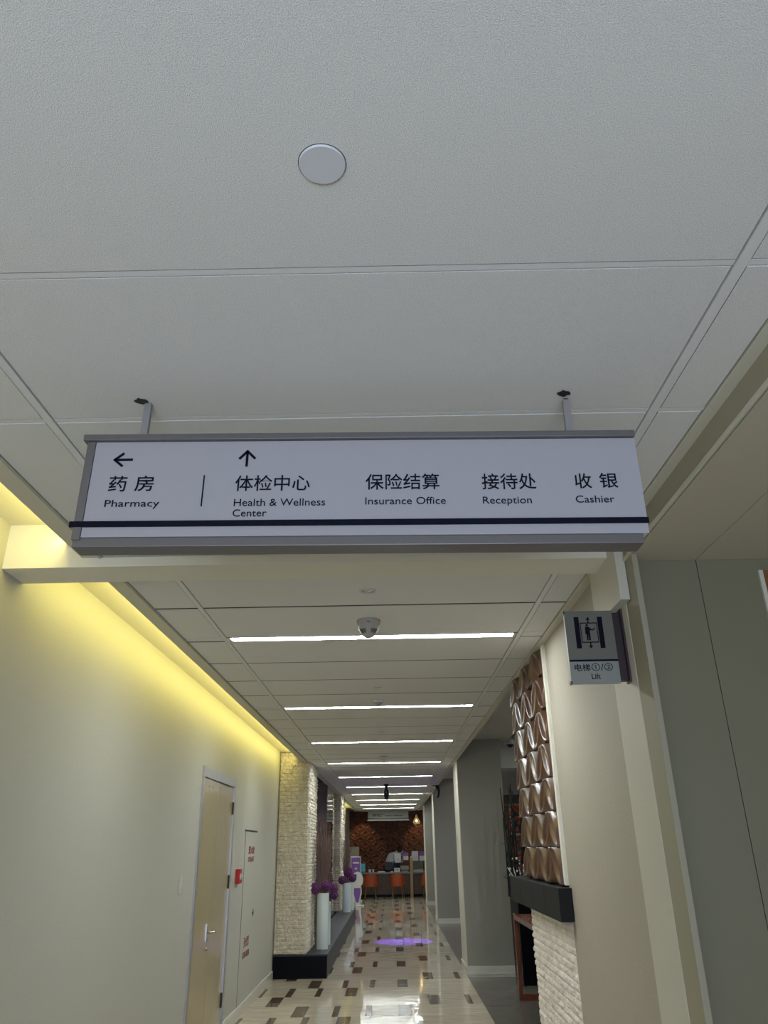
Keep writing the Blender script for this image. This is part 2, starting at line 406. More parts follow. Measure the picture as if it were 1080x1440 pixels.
# ---- carved wooden wall panels
def petal(u, v):
    d1 = math.hypot(1-u, v); d2 = math.hypot(u, 1-v)
    a = min(1-d1, 1-d2)
    if a > 0:
        return .95 - .55*math.sin(min(1, a/.293)*PI/2)
    return .95*max(0, 1+a/.414)**1.5
def carved_mesh(w, h, depth, n, flip, name):
    me = bpy.data.meshes.new(name); vs = []; fs = []
    for j in range(n+1):
        for i in range(n+1):
            u, v = i/n, j/n; uu = 1-u if flip else u
            vs.append((-depth*petal(uu, v)-.006, (u-.5)*w*.985, (v-.5)*h*.985))
    for j in range(n):
        for i in range(n):
            a = j*(n+1)+i; fs.append((a, a+n+1, a+n+2, a+1))
    base = len(vs); ring = [i for i in range(n+1)] + [(j+1)*(n+1)-1 for j in range(1, n+1)] + [n*(n+1)+i for i in range(n-1, -1, -1)] + [j*(n+1) for j in range(n-1, 0, -1)]
    for r in ring: vs.append((0, vs[r][1], vs[r][2]))
    m_ = len(ring)
    for q in range(m_): fs.append((ring[q], ring[(q+1) % m_], base+(q+1) % m_, base+q))
    me.from_pydata(vs, [], fs)
    for p in me.polygons: p.use_smooth = p.index < n*n
    me.materials.append(M['carved']); return me
RZ = [1.385, 1.581, 1.777, 1.966, 2.167, 2.366, 2.571, 2.743]
pan = thing('carved_wall_panelling', 'glossy brown carved wooden wall panelling above the black mantel on the right', 'wall panelling', (.985, 5.36, 1.385))
cm = {}
NC = 6; CW = (5.995-4.714)/NC
for j in range(7):
    h = RZ[j+1]-RZ[j]
    for i in range(NC):
        f = i % 2
        key = (round(h, 3), f)
        if key not in cm: cm[key] = carved_mesh(CW, h, .036, 22, f, 'carved_panel')
        place('carved_panel', cm[key], None, pan, (0, 4.714+CW*(i+.5)-5.36, (RZ[j]+RZ[j+1])/2-1.385))
# ---- mantel shelf
mt = thing('mantel_shelf', 'thick black slate mantel shelf under the brown carved panelling', 'shelf', (.9, 5.4, 1.21))
MY = [4.60, 5.05, 5.48, 5.95, 6.45]
for a, b in zip(MY, MY[1:]): B(.905-.9, 1.0-.9-.016, a-5.4+.001, b-5.4-.001, .0, .165, bev=.002).build('slab', 'mantle', mt)
B(1.0-.9-.015, 1.40-.9, 6.03-5.4, 6.45-5.4, 0, .165).build('slab', 'mantle', mt)

# ---- split-face stone surfaces: rows of stones of uneven depth
def stone_face(name, L, H, rowh, slen, depth, res, m, parent, xf, seed=0):
    rnd = random.Random(seed); nr = int(round(H/rowh)); rh = H/nr
    rows_ = []
    for r in range(nr):
        xs = [0]; x = -rnd.random()*slen
        while x < L:
            x += slen*rnd.uniform(.5, 1.5)
            if x < L-slen*.25: xs.append(max(x, 0.001))
        xs.append(L); rows_.append((xs, [rnd.random() for _ in xs]))
    nx, nz = int(L/res), int(H/res); vs = []; fs = []
    for j in range(nz+1):
        z = H*j/nz; r = min(nr-1, int(z/rh)); fz = (z-r*rh)/rh; xs, dp = rows_[r]; q = 0
        for i in range(nx+1):
            x = L*i/nx
            while q < len(xs)-2 and x > xs[q+1]: q += 1
            ex = min(x-xs[q], xs[q+1]-x)/(.012); ez = min(fz, 1-fz)*rh/.010
            e = max(0, min(1, min(ex, ez)))
            nz_ = noise.noise(Vector((x*22+seed, z*30, seed*3.1)))
            d = depth*(e*(.30+.55*dp[q]) + (.55*nz_ + .35*noise.noise(Vector((x*70+seed, z*75, 1.7))))*max(e, .25) + .06)
            vs.append(xf(x, max(d, -.002), z))
    for j in range(nz):
        for i in range(nx):
            a = j*(nx+1)+i; fs.append((a, a+1, a+nx+2, a+nx+1))
    me = bpy.data.meshes.new(name); me.from_pydata(vs, [], fs); me.materials.append(M[m])
    o = place(name, me, None, parent); o['kind'] = 'stuff'; return o
# lower stone face under the mantel (facing the corridor)
sw = root_struct('wall_stone_right', (.985, 4.66, 0))
B(0, .02, 0, 1.36, 0, 1.209).build('stone_backing', 'stone_w', sw)
stone_face('split_stones', 1.36, 1.205,   .042, .20, .015, .009, 'stone_w', sw, lambda a, d, z: (-d, a, z), 3)
stone_face('split_stones', .40, 1.205, .042, .20, .018, .02, 'stone_w', sw, lambda a, d, z: (.02+a, 1.36+d, z), 4)
# ---- stone pillars on the plinth
def pillar(name, lab, x0, x1, y0, y1, z0, res, seed, zt=ZC+.15):
    p = thing(name, lab, 'pillar', ((x0+x1)/2, y0, z0), 'rough cream stone pillars on the black plinth')
    cx = (x0+x1)/2
    B(x0-cx+.002, x1-cx-.002, .002, y1-y0, 0, zt-z0).build('core', 'stone', p)
    zs = zt-z0
    stone_face('split_stones', x1-x0, zs, .050, .085, .030, res, 'stone', p, lambda a, d, z: (x0-cx+a, -d, z), seed)
    stone_face('split_stones', y1-y0, zs, .050, .085, .030, res*1.4, 'stone', p, lambda a, d, z: (x1-cx+d, a, z), seed+1)
    return p
pillar('stone_pillar', 'rough cream stone pillar nearest, behind the wall door, black plinth below', XW+.005, -1.20, 11.69, 12.8, .2815, .0085, 11, 2.90)
pillar('stone_pillar', 'farther rough stone pillar at the back end of the black plinth', XW+.0, -1.19, 19.0, 20.25, .2815, .014, 21, 2.90)
# ---- plinth
pl = thing('planter_plinth', 'long low black granite plinth along the left side of the corridor', 'plinth', (-1.27, 11.66, 0))
B(-.365, .367, 0, .02, 0, .262).build('front_face', 'black', pl)
py = [0.021, 1.25, 3.2, 5.1, 7.28, 8.74]
B(.02, .04, 1.25, 7.28, 0, .262).build('back_face', 'black', pl); B(-.365, .04, 7.26, 7.28, 0, .262).build('inner_face', 'black', pl)
for a, b in zip(py, py[1:]):
    B(.345, .367, a+.001, b-.001, 0, .262).build('side_slab', 'plinth_top', pl)
    B(-.365 if (a < .1 or a > 6) else .02, .372, a+.001-(.022 if a < .1 else 0), b-.001, .262, .281, bev=.001).build('top_slab', 'plinth_top', pl)
# ---- dark marble partition between the pillars
pt = thing('marble_partition', 'dark brown polished marble partition behind the near stone pillar', 'partition', (-1.5, 16, .0))
B(-.55, .22, 0, 2.88, .001, 2.796, bev=.004).build('slab', 'brown_marble', pt)
B(.2205, .224, .05, 2.84, .3, 2.74).build('mirror_face', mat('smoked_mirror', (0.35, 0.33, 0.37), .03, metal=1), pt)

# ---- grey columns on the right
def column(lab, x0, x1, y0, y1, zt):
    p = thing('grey_column', lab, 'column', ((x0+x1)/2, y0, 0), 'grey square columns along the right side')
    cx = (x0+x1)/2
    B(x0-cx+.012, x1-cx, .0, y1-y0, .10, zt).build('shaft', 'gray', p)
    label_part(B(x0-cx, x0-cx+.012, -.004, y1-y0, .10, zt-.31).build('corner_trim', 'wall_c', p), 'pale cream corner strip')
    mb = MB(); mb.box(x0-cx-.014, x1-cx+.014, -.016, y1-y0+.01, 0, .085); mb.box(x0-cx-.02, x1-cx+.02, -.022, y1-y0+.01, .085, .10)
    mb.build('base_moulding', 'marble_w', p)
    return p
column('nearest and widest grey column on the right beyond the carved panelling', .985, 1.65, 11.8, 12.55, 3.06)
column('second grey column on the right with the black camera arm before it', .995, 1.65, 19.1, 19.95, 3.06)
column('farthest grey column on the right beside the reception counter', 1.0, 1.65, 24.8, 25.7, 3.06)
# raise ceiling at the side
struct(B(.98, 1.75, 6.05, 31.6, 3.06, 3.12).build('ceiling_side', 'side_ceil'))
struct(B(1.75, 1.80, 6.05, 31.6, 3.06, 3.4).build('trim_10', 'side_ceil'))
struct(B(1.80, 6.0, 6.05, 31.6, 3.40, 3.45).build('ceiling_side_high', 'side_ceil'))
struct(B(.981, .987, 6.05, 28.8, ZC+.05, 3.06).build('trim_11', 'side_ceil'))
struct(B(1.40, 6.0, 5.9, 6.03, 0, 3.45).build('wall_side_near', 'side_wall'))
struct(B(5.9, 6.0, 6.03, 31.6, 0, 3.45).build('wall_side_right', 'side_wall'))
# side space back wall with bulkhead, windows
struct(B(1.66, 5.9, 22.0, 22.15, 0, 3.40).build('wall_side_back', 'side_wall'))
struct(B(1.80, 5.9, 14.0, 14.6, 2.83, 3.40).build('wall_bulkhead', 'side_ceil'))
struct(B(1.80, 5.9, 17.0, 17.4, 2.58, 3.40).build('wall_bulkhead_far', 'side_ceil'))
w1 = root_struct('window_1', (3.0, 21.98, 1.9))
for i in range(5):
    B(-1+i*.62, -1+i*.62+.58, -.012, .0, 0, .62).build('pane', 'win', w1)
mb = MB()
for i in range(6): mb.box(-1.04+i*.62, -1+i*.62, -.03, .01, -.04, .66)
mb.box(-1.04, 2.1, -.03, .01, -.08, -.04); mb.box(-1.04, 2.1, -.03, .01, .66, .70)
mb.build('window_frame', 'alu', w1)

# ---- far end wall
struct(B(-1.8, 1.7, 31.6, 31.75, 0, 3.0).build('wall_end', 'mantle'))
struct(B(-1.8, 1.75, 28.8, 31.75, 2.87, 3.06).build('ceiling_reception', 'soffit'))
struct(B(-1.33, .98, 28.8, 28.86, 2.742, 2.87).build('trim_12', 'trim_paint'))
mu = thing('carved_mural', 'dark red-brown carved mural wall of interlaced petals behind the reception counter', 'wall panelling', (0, 31.6, 0))
vs = []; fs = []
TW = .41/2; n = 11
cols = int(3.3/TW); rws = 14
for r in range(rws):
    for c_ in range(cols):
        f = (r+c_) % 2; b0 = len(vs)
        for j in range(n+1):
            for i in range(n+1):
                u, v = i/n, j/n
                vs.append((-1.63+(c_+u*.985)*TW, -.004-.05*petal(1-u if f else u, v), (r+v*.985)*TW))
        for j in range(n):
            for i in range(n):
                a = b0+j*(n+1)+i; fs.append((a, a+1, a+n+2, a+n+1))
me = bpy.data.meshes.new('carved_petals'); me.from_pydata(vs, [], fs); me.materials.append(M['mural'])
for p in me.polygons: p.use_smooth = True
o = place('carved_petals', me, None, mu); o['kind'] = 'stuff'

# ================================================================== LIGHT FITTINGS
def lab_strip(k):
    return ['nearest and longest glowing ceiling light strip, just behind the dome sensor', 'second glowing ceiling light strip from the near end', 'third glowing ceiling light strip from the near end',
            'fourth glowing ceiling light strip from the near end', 'fifth glowing ceiling light strip from the near end', 'sixth glowing ceiling light strip, crossed behind the black projector top',
            'seventh glowing ceiling light strip, just beyond the black projector', 'third from last glowing ceiling light strip', 'second from last glowing ceiling light strip', 'farthest glowing ceiling light strip, next to the far hanging sign'][k]
ls = None
for k, sy in enumerate(STR_Y + [-.5, -2.98]):
    hid = k >= 10
    t = thing('ceiling_light_strip', lab_strip(k) if not hid else 'glowing ceiling light strip behind the camera', 'ceiling light', (-.097, sy, ZC), 'recessed light strips across the corridor ceiling')
    mb = MB(); mb.box(-.864, .864, -.047, -.036, -.003, .011); mb.box(-.864, .864, .036, .047, -.003, .011)
    mb.box(-.866, -.845, -.047, .047, -.003, .011); mb.box(.845, .866, -.047, .047, -.003, .011)
    mb.build('frame', 'rail', t)
    B(-.845, .845, -.036, .036, .002, .008).build('diffuser', 'strip', t)
# cove LED strips
def cove(y0, y1, e, lab):
    t = thing('cove_light_strip', lab, 'light strip', (-1.375, (y0+y1)/2, 2.835), 'yellow LED tapes in the left cove')
    h = (y1-y0)/2
    B(-.004, .008, -h, h, -.008, .012).build('channel', 'alu', t)
    l = bpy.data.lights.new('cove_led', 'AREA'); l.shape = 'RECTANGLE'; l.size = .02; l.size_y = 2*h; l.energy = e*(y1-y0); l.color = (1.0, .87, .26)
    o = bpy.data.objects.new('cove_led', l); C.objects.link(o); o.parent = t; o.location = (-.012, 0, .0); o.rotation_euler = (0, math.radians(-100+180+0), 0)
    d = Vector((-1, 0, -.35)).normalized(); zx = -d; yx = Vector((0, 1, 0)); xx = yx.cross(zx)
    o.rotation_euler = Matrix((xx, yx, zx)).transposed().to_euler()
cove(-3.4, 2.98, 2.7, 'yellow LED tape hidden in the cove, near side of the cross beam')
cove(3.24, 11.6, 2.7, 'yellow LED tape hidden in the cove, far side of the cross beam')
cove(20.5, 28.7, 2.7, 'yellow LED tape hidden in the far cove past the stone pillars')

def downlight(lab, x, y, r, lit=False, blank=False, e=0):
    t = thing('downlight' if not blank else 'ceiling_cover', lab, 'ceiling light' if not blank else 'ceiling cover', (x, y, ZC))
    if blank:
        MB().lathe(0, 0, [(r+.0015, .004), (r+.0015, -.0005)], 40).build('gap_ring', 'plenum', t)
        MB().lathe(0, 0, [(0, -.0045), (r*.96, -.0045), (r, -.0025), (r, .002), (0, .002)], 40).build('cover_disc', 'lid', t)
    else:
        MB().lathe(0, 0, [(r*.72, -.001), (r*.74, -.006), (r, -.004), (r, .002), (r*.72, .002)], 28, False).build('ring', 'white_pl', t)
        MB().lathe(0, 0, [(0, -.0015), (r*.73, -.0015), (r*.73, .001), (0, .001)], 28).build('lens', 'spotlens' if lit else 'glass_lens', t)
    return t
M['glass_lens'] = mat('dim_lens', (.45, .45, .42), .08, metal=.7)
downlight('round white blank cover in the large ceiling panel nearest the camera', -.106, 1.0, .0432, blank=True)
downlight('small round downlight between the cross beam and the dome sensor', -.098, 3.53, .042)
downlight('small round downlight before the second light strip', -.086, 5.97, .042)
downlight('faint round downlight before the third light strip', -.09, 8.5, .04)
downlight('round downlight with dark rim before the fourth light strip', -.09, 10.93, .075)

# dome sensor
t = thing('dome_sensor', 'grey tapered smoke sensor hanging in front of the nearest light strip', 'sensor', (-.108, 4.06, ZC))
shade_auto(MB().lathe(0, 0, [(.066, 0), (.068, -.012), (.062, -.026), (.058, -.03), (0, -.03)], 36).build('base', 'grey_pl', t))
shade_auto(MB().lathe(0, 0, [(.058, -.03), (.057, -.050), (.050, -.062), (.036, -.082), (.022, -.096), (0, -.099)], 36).build('body', 'grey_pl', t))
for a0 in (-128, -52):
    for q in range(-2, 3):
        a = math.radians(a0+q*9)
        p0 = Vector((math.cos(a)*.0545, math.sin(a)*.0545, -.057)); p1 = Vector((math.cos(a)*.040, math.sin(a)*.040, -.078))
        MB().tube([p0, p1], .0022, .0015, 5).build('vent_slot', 'black_pl', t)
MB().prism([(-.012, 0), (-.004, .004), (.004, .001), (.012, 0), (.004, -.003), (-.004, -.001)], 'y', -.0645, -.062).build('maker_mark', 'black_pl', t, loc=(0, 0, -.022))
for sx in (-.056, .056): MB().sphere((sx, -.034, -.012), .004, 8, 6).build('screw', 'darkhole', t)
t = thing('smoke_detector', 'small white box detector before the second light strip', 'sensor', (-.096, 6.56, ZC))
B(-.045, .045, -.04, .04, -.022, 0, bev=.006).build('base', 'white_pl', t)
MB().lathe(0, 0, [(.03, -.022), (.028, -.036), (.015, -.042), (0, -.042)], 24).build('sensor_head', 'grey_pl', t)
MB().lathe(0, -.01, [(.008, -.040), (.006, -.045), (0, -.045)], 10).build('indicator', 'black_pl', t)
t = thing('smoke_detector', 'tiny white detector before the fourth light strip', 'sensor', (-.09, 11.4, ZC))
MB().lathe(0, 0, [(.05, 0), (.05, -.018), (.03, -.035), (0, -.036)], 24).build('housing', 'white_pl', t)
MB().lathe(0, 0, [(.018, -.034), (.016, -.042), (0, -.042)], 16).build('sensor_head', 'grey_pl', t)

# black floor projector hanging from the ceiling
t = thing('hanging_projector', 'black projector hanging from the ceiling mid corridor', 'projector', (-.095, 16.2, ZC))
MB().lathe(0, 0, [(.055, 0), (.055, -.02), (.03, -.03), (.02, -.03)], 20).build('ceiling_mount', 'black_pl', t)
MB().tube([(0, 0, -.02), (0, 0, -.12)], .032, .032, 10).build('stem', 'black_pl', t)
MB().lathe(0, 0, [(.045, -.10), (.052, -.13), (.050, -.2), (.040, -.24), (.042, -.27), (.032, -.29), (0, -.29)], 18).build('body', 'black_pl', t)
B(-.01, .01, -.056, -.048, -.155, -.145).build('badge', 'white_pl', t)
MB().lathe(.01, 0, [(.018, -.288), (.022, -.305), (.008, -.31)], 12).build('lens', 'paper_purple', t)
l = bpy.data.lights.new('purple_beam', 'SPOT'); l.energy = 700; l.color = (.20, .07, 1.0); l.spot_size = math.radians(26); l.spot_blend = .25; l.shadow_soft_size = .01
lo = bpy.data.objects.new('purple_beam', l); C.objects.link(lo); lo.parent = t; lo.location = (0.01, 0, -.335)
lo.rotation_euler = (Vector((.17, 15.75, 0)) - Vector((-.085, 16.2, 2.415))).to_track_quat('-Z', 'Y').to_euler()
# bracket camera on the right
t = thing('bracket_camera', 'black curved camera arm hanging at the right ceiling edge', 'camera', (.955, 16.6, ZC))
B(-.09, .06, -.02, .02, -.024, -.007, bev=.004).build('mount_plate', 'black_pl', t)
MB().tube([(-.02, 0, -.02), (.02, 0, -.06), (.03, 0, -.12), (.02, 0, -.2), (0, 0, -.25)], .036, .022, 10).build('arm', 'black_pl', t, smooth=True)

# ================================================================== MAIN HANGING SIGN
sg = thing('hanging_sign', 'large grey wayfinding sign hanging from the ceiling with arrows and five destinations', 'sign', (-.06, 1.779, 2.47))
sg.rotation_euler = (0, .0112, 0)
SX, SZ = -.06, 2.47
def sb(x0, x1, y0, y1, z0, z1, bev=0): return B(x0-SX, x1-SX, y0, y1, z0-SZ, z1-SZ, bev=bev)
FX0, FX1 = -.785, .674
sb(FX0, FX1, 0, .004, 2.329, 2.607).build('face_panel', 'sign', sg)
sb(-.800, .655, .0045, .058, 2.318, 2.612).build('box_body', 'sign_frame', sg)
sb(-.818, .673, -.012, .070, 2.608, 2.626, bev=.002).build('top_rail', 'sign_frame', sg)
sb(-.808, -.786, -.003, .060, 2.322, 2.6075, bev=.0015).build('end_rail', 'sign_frame', sg)
sb(-.805, .658, .002, .066, 2.303, 2.3285, bev=.002).build('bottom_rail', 'sign_frame', sg)
sb(-.818, .676, -.006, -.0002, 2.3565, 2.3715).build('blue_band', 'ink', sg)
for px in (-.667, .507):
    p = MB(); p.box(px-.0095-SX, px+.0095-SX, .016, .030, 2.627-SZ, 2.742-SZ); p.build('hanging_pole', 'pole', sg)
for px, dz in ((-.667, 0), (.507, .0)):
    B(px-.006-SX, px+.006-SX, .018, .028, 2.742-SZ, 2.7465-SZ - (0.011*abs(px)*0)).build('pole_hook', 'darkhole', sg)
for px in (-.680, .503):
    t = thing('ceiling_hole', 'dark cut hole in the ceiling tile over the ' + ('left' if px < 0 else 'right') + ' sign pole', 'hole', (px, 1.785, ZC-.0012), 'cable holes above the sign')
    poly = [((.019+.005*math.sin(i*2.7))*math.cos(2*PI*i/14), (.013+.004*math.cos(i*1.9))*math.sin(2*PI*i/14)) for i in range(14)]
    MB().prism(poly, 'z', -.0015, .0005).build('opening', 'darkhole', t)
TY = -.0015
def st(body, x, z, w, h, off=0, align='LEFT', lab=None):
    return text('lettering', body, .05, x-SX, z-SZ, TY, 'ink', sg, width=w, height=h, off=off, align=align)
def rot_fix(z, x): return z + .0112*(x-SX)     # measured heights -> sign's own frame
CH, CO = .0455, .0002
st('药', -.733, rot_fix(2.4655, -.7), .047, CH, CO); st('房', -.664, rot_fix(2.4655, -.64), .050, CH, CO)
st('体检中心', -.398, rot_fix(2.4595, -.3), .198, .046, CO)
st('保险结算', -.053, rot_fix(2.4565, .04), .195, .046, CO)
st('接待处', .254, rot_fix(2.4515, .32), .143, .046, CO)
st('收', .499, rot_fix(2.450, .52), .044, .044, CO); st('银', .564, rot_fix(2.450, .59), .048, .044, CO)
def en(body, x, z, w, desc=False, full=.0255, short=.0215):
    """x = left, z = baseline; descender words are taller"""
    h = full if desc else short; zz = z-(.0065 if desc else 0)
    st(body, x, rot_fix(zz, x+w/2), w, h*.95, -.0001)
en('Pharmacy', -.736, 2.4205, .143, True, .0275)
en('Health & Wellness', -.397, 2.4155, .239)
en('Center', -.398, 2.3865, .088)
en('Insurance Office', -.053, 2.4135, .210)
en('Reception', .254, 2.4105, .127, True, .0275)
en('Cashier', .496, 2.4085, .100)
def bar(name, pts, w):
    mb = MB()
    for (a, b), (c_, d) in pts:
        v = Vector((c_-a, d-b)); nrm = Vector((-v.y, v.x)).normalized()*w/2; e = v.normalized()*w*.3
        p = [(a-e.x+nrm.x, b-e.y+nrm.y), (c_+e.x+nrm.x, d+e.y+nrm.y), (c_+e.x-nrm.x, d+e.y-nrm.y), (a-e.x-nrm.x, b-e.y-nrm.y)]
        mb.prism([(x-SX, rot_fix(z, x)-SZ) for x, z in p], 'y', -.0022, -.0003)
    mb.build(name, 'ink', sg)
bar('left_arrow', [((-.727, 2.560), (-.681, 2.560)), ((-.728, 2.560), (-.706, 2.5785)), ((-.728, 2.560), (-.706, 2.5415))], .0065)
bar('up_arrow', [((-.3715, 2.535), (-.3715, 2.578)), ((-.3715, 2.579), (-.391, 2.5575)), ((-.3715, 2.579), (-.351, 2.5575))], .0065)
bar('divider_line', [((-.482, 2.508), (-.482, 2.419))], .0032)

# ================================================================== LIFT SIGN
lf = thing('lift_sign', 'small grey projecting lift sign on the right wall', 'sign', (.98, 3.05, 2.19))
LX, LZ = .98, 2.19
def lb(x0, x1, y0, y1, z0, z1, bev=0): return B(x0-LX, x1-LX, y0, y1, z0-LZ, z1-LZ, bev=bev)
lb(.737, .936, 0, .003, 2.283, 2.488).build('upper_plate', 'lift', lf)
lb(.737, .936, 0, .003, 2.185, 2.2755).build('lower_plate', 'lift2', lf)
lb(.737, .936, -.002, .003, 2.2755, 2.283).build('dividing_bar', 'ink', lf)
lb(.739, .934, .0031, .028, 2.187, 2.486).build('plate_body', 'lid', lf)
for z in (2.185, 2.476): lb(.734, .739, -.002, .03, z, z+.012).build('corner_cap', 'bronze_dk', lf)
lb(.937, .967, .004, .028, 2.195, 2.480).build('bracket', 'bronze_dk', lf)
lb(.967, .980, -.020, .034, 2.187, 2.497, bev=.002).build('wall_rail', 'bronze_dk', lf)
ic = MB()
def ib(x0, x1, z0, z1): ic.box(x0-LX, x1-LX, -.0012, 0, z0-LZ, z1-LZ)
ib(.775, .795, 2.330, 2.462); ib(.872, .892, 2.330, 2.462)
ib(.798, .869, 2.434, 2.438); ib(.798, .869, 2.353, 2.357); ib(.798, .801, 2.353, 2.438); ib(.866, .869, 2.353, 2.438)
ic.build('shaft_icon', 'ink', lf)
for z, s in ((2.462, 1), (2.329, -1)):
    ic = MB()
    ic.prism([(.833-LX-.009, z-s*.012-LZ), (.833-LX+.009, z-s*.012-LZ), (.833-LX, z-LZ)], 'y', -.0012, 0)
    a, b = sorted((z-s*.012, z-s*.024)); ib(.8305, .8355, a, b)
    ic.build('arrow_icon', 'ink', lf)
ic = MB()
ic.prism([(.826-LX+.005*math.cos(a*PI/6), 2.4265-LZ+.005*math.sin(a*PI/6)) for a in range(12)], 'y', -.0012, 0)
ic.prism([(x-LX, z-LZ) for x, z in ((.818, 2.420), (.833, 2.420), (.838, 2.413), (.848, 2.409), (.856, 2.416), (.858, 2.413), (.849, 2.404), (.836, 2.406), (.836, 2.363), (.829, 2.363), (.828, 2.39), (.826, 2.363), (.820, 2.363), (.821, 2.388), (.816, 2.390))], 'y', -.0012, 0)
for z in (2.423, 2.416, 2.408): ib(.855+(z-2.41)*.2, .858+(z-2.41)*.2, z-.002, z); 
ic.build('person_icon', 'ink', lf)
text('lettering', '电梯', .03, .755-LX, 2.2365-LZ, -.0006, 'ink', lf, width=.064, height=.030, off=.0002)
text('lettering', '①/②', .03, .824-LX, 2.2365-LZ, -.0006, 'ink', lf, width=.086, height=.031, off=.0001)
text('lettering', 'Lift', .03, .838-LX, 2.2035-LZ, -.0006, 'ink', lf, width=.036, height=.022, align='CENTER', off=.0003)

# ================================================================== LEFT WALL FITTINGS
d1 = root_struct('door_1', (XW, DY0, 0))
DW = DY1-DY0
fr = .05
B(-.08, .014, 0, fr, 0, DZ).build('door_frame', 'alu', d1); B(-.08, .014, DW-fr, DW, 0, DZ).build('door_frame', 'alu', d1)
B(-.08, .014, fr, DW/2-.001, DZ-.085, DZ).build('door_frame', 'alu', d1); B(-.08, .014, DW/2+.001, DW-fr, DZ-.085, DZ).build('door_frame', 'alu', d1)
lo_ = B(-.045, -.004, fr+.003, DW/2-.002, .005, DZ-.09).build('door_leaf', 'door', d1)
hi_ = B(-.045, -.004, DW/2+.002, DW-fr-.003, .005, DZ-.09).build('door_leaf', 'door', d1)
hy = 7.50-DY0
h_ = MB().tube([(-.004, hy, .93), (.05, hy, .93), (.055, hy+.03, .932), (.05, hy+.13, .925)], .010, .008, 8).build('handle', 'chrome', d1, smooth=True)
B(-.004, .003, hy-.022, hy+.022, .86, 1.0, bev=.001).build('lock_plate', 'chrome', d1)
MB().sphere((.004, hy, .80), .016, 10, 8, (.5, 1, 1)).build('lock_cylinder', 'chrome', d1)
for z in (.3, 1.30, 1.98): B(-.004, .012, DW-fr-.012, DW-fr+.012, z-.06, z+.06).build('hinge', 'darkhole', d1)
for c_ in [c for c in d1.children if c.name.split('.')[0] in ('handle', 'lock_plate', 'lock_cylinder')]: c_.parent = lo_
for c_ in [c for c in d1.children if c.name.startswith('hinge')]: c_.parent = hi_
for yv in (.30, .45): MB().sphere((-.003, yv, 2.12), .006, 8, 6).build('bolt', 'chrome', d1)
struct(B(XW-.155, XW-.15, DY0-.2, DY1+.2, 0, 2.4).build('wall_behind_door', 'mantle'))
t = thing('light_switch', 'white light switch on the left wall before the door', 'switch', (XW, 6.43, 1.35))
B(0, .008, -.045, .045, -.062, .062, bev=.003).build('plate', 'white_pl', t); B(.008, .012, -.02, .02, -.03, .03, bev=.002).build('rocker', 'lid', t)
t = thing('fire_alarm_button', 'red fire alarm box on the wall right of the door', 'alarm', (XW, 8.74, 1.335))
B(0, .045, -.075, .075, -.07, .07, bev=.006).build('housing', 'red', t)
B(.045, .048, -.045, .02, -.03, .03).build('break_glass', 'white_pl', t); B(.0, .02, -.06, -.03, -.10, -.07).build('cable_gland', 'grey_pl', t)
MB().sphere((.047, .045, .0), .012, 10, 6, (.5, 1, 1)).build('indicator', 'white_pl', t)
hc = thing('hydrant_cabinet', 'hidden wall cabinet door with red characters right of the alarm box', 'cabinet', (XW, 9.52, .1))
B(.0, .004, -.38, .38, .002, 1.675).build('door', 'wall_l', hc)
B(.0005, .0012, -.386, -.3805, 0, 1.68).build('door_gap', 'plenum', hc); B(.0005, .0012, .3805, .386, 0, 1.68).build('door_gap', 'plenum', hc)
B(.0, .006, -.42, .40, 1.677, 1.695).build('top_slot', 'darkhole', hc)
B(.004, .012, .31, .35, .78, .86, bev=.002).build('lock', 'chrome', hc); B(.004, .014, .31, .335, .80, .83).build('keyhole', 'darkhole', hc)
for c_ in [c for c in hc.children if c.name.split('.')[0] in ('lock', 'keyhole')]: c_.parent = hc.children[0]
text('lettering', '消火栓', .1, .03-.19, 1.44, .0045, 'redink', hc, axis='x', width=.40, height=.085, off=.003, thick=.0008)
text('lettering', 'HYDRANT', .1, .03-.20, 1.36, .0045, 'redink', hc, axis='x', width=.40, height=.055, off=.002, thick=.0008)
text('lettering', '灭火器', .1, .0-.17, .51, .0045, 'redink', hc, axis='x', width=.32, height=.10, off=.003, thick=.0008)
text('lettering', 'EXTINGUISHER', .1, 0-.21, .41, .0045, 'redink', hc, axis='x', width=.42, height=.06, off=.002, thick=.0008)

# ================================================================== VASES ON THE PLINTH
def vase(lab, x, y, r, h, g):
    t = thing('tall_vase', lab, 'vase', (x, y, .2812), g)
    v = MB().lathe(0, 0, [(0, 0), (r*.94, 0), (r*.96, .01), (r*.97, h*.5), (r, h-.004), (r-.004, h), (r-.012, h-.002), (r-.012, h-.10), (0, h-.10)], 32).build('body', 'vase', t); shade_auto(v)
    MB().lathe(0, 0, [(r*.92, .0), (r*.965, .0), (r*.965, .008), (r*.92, .008)], 24).build('foot_ring', 'lid', t)
    return t
G1 = 'tall white cylinder vases'
vase('tallest white cylinder vase on the plinth beside the near stone pillar', -1.02, 12.25, .088, .71, G1)
vase('shorter white cylinder vase tucked behind the tallest vase', -1.0, 12.75, .062, .57, G1)
vase('white cylinder vase beside the far stone pillar at the plinth end', -1.03, 18.75, .10, .58, G1)
vase('slim white vase half hidden behind the far vase', -.96, 19.3, .062, .45, G1)
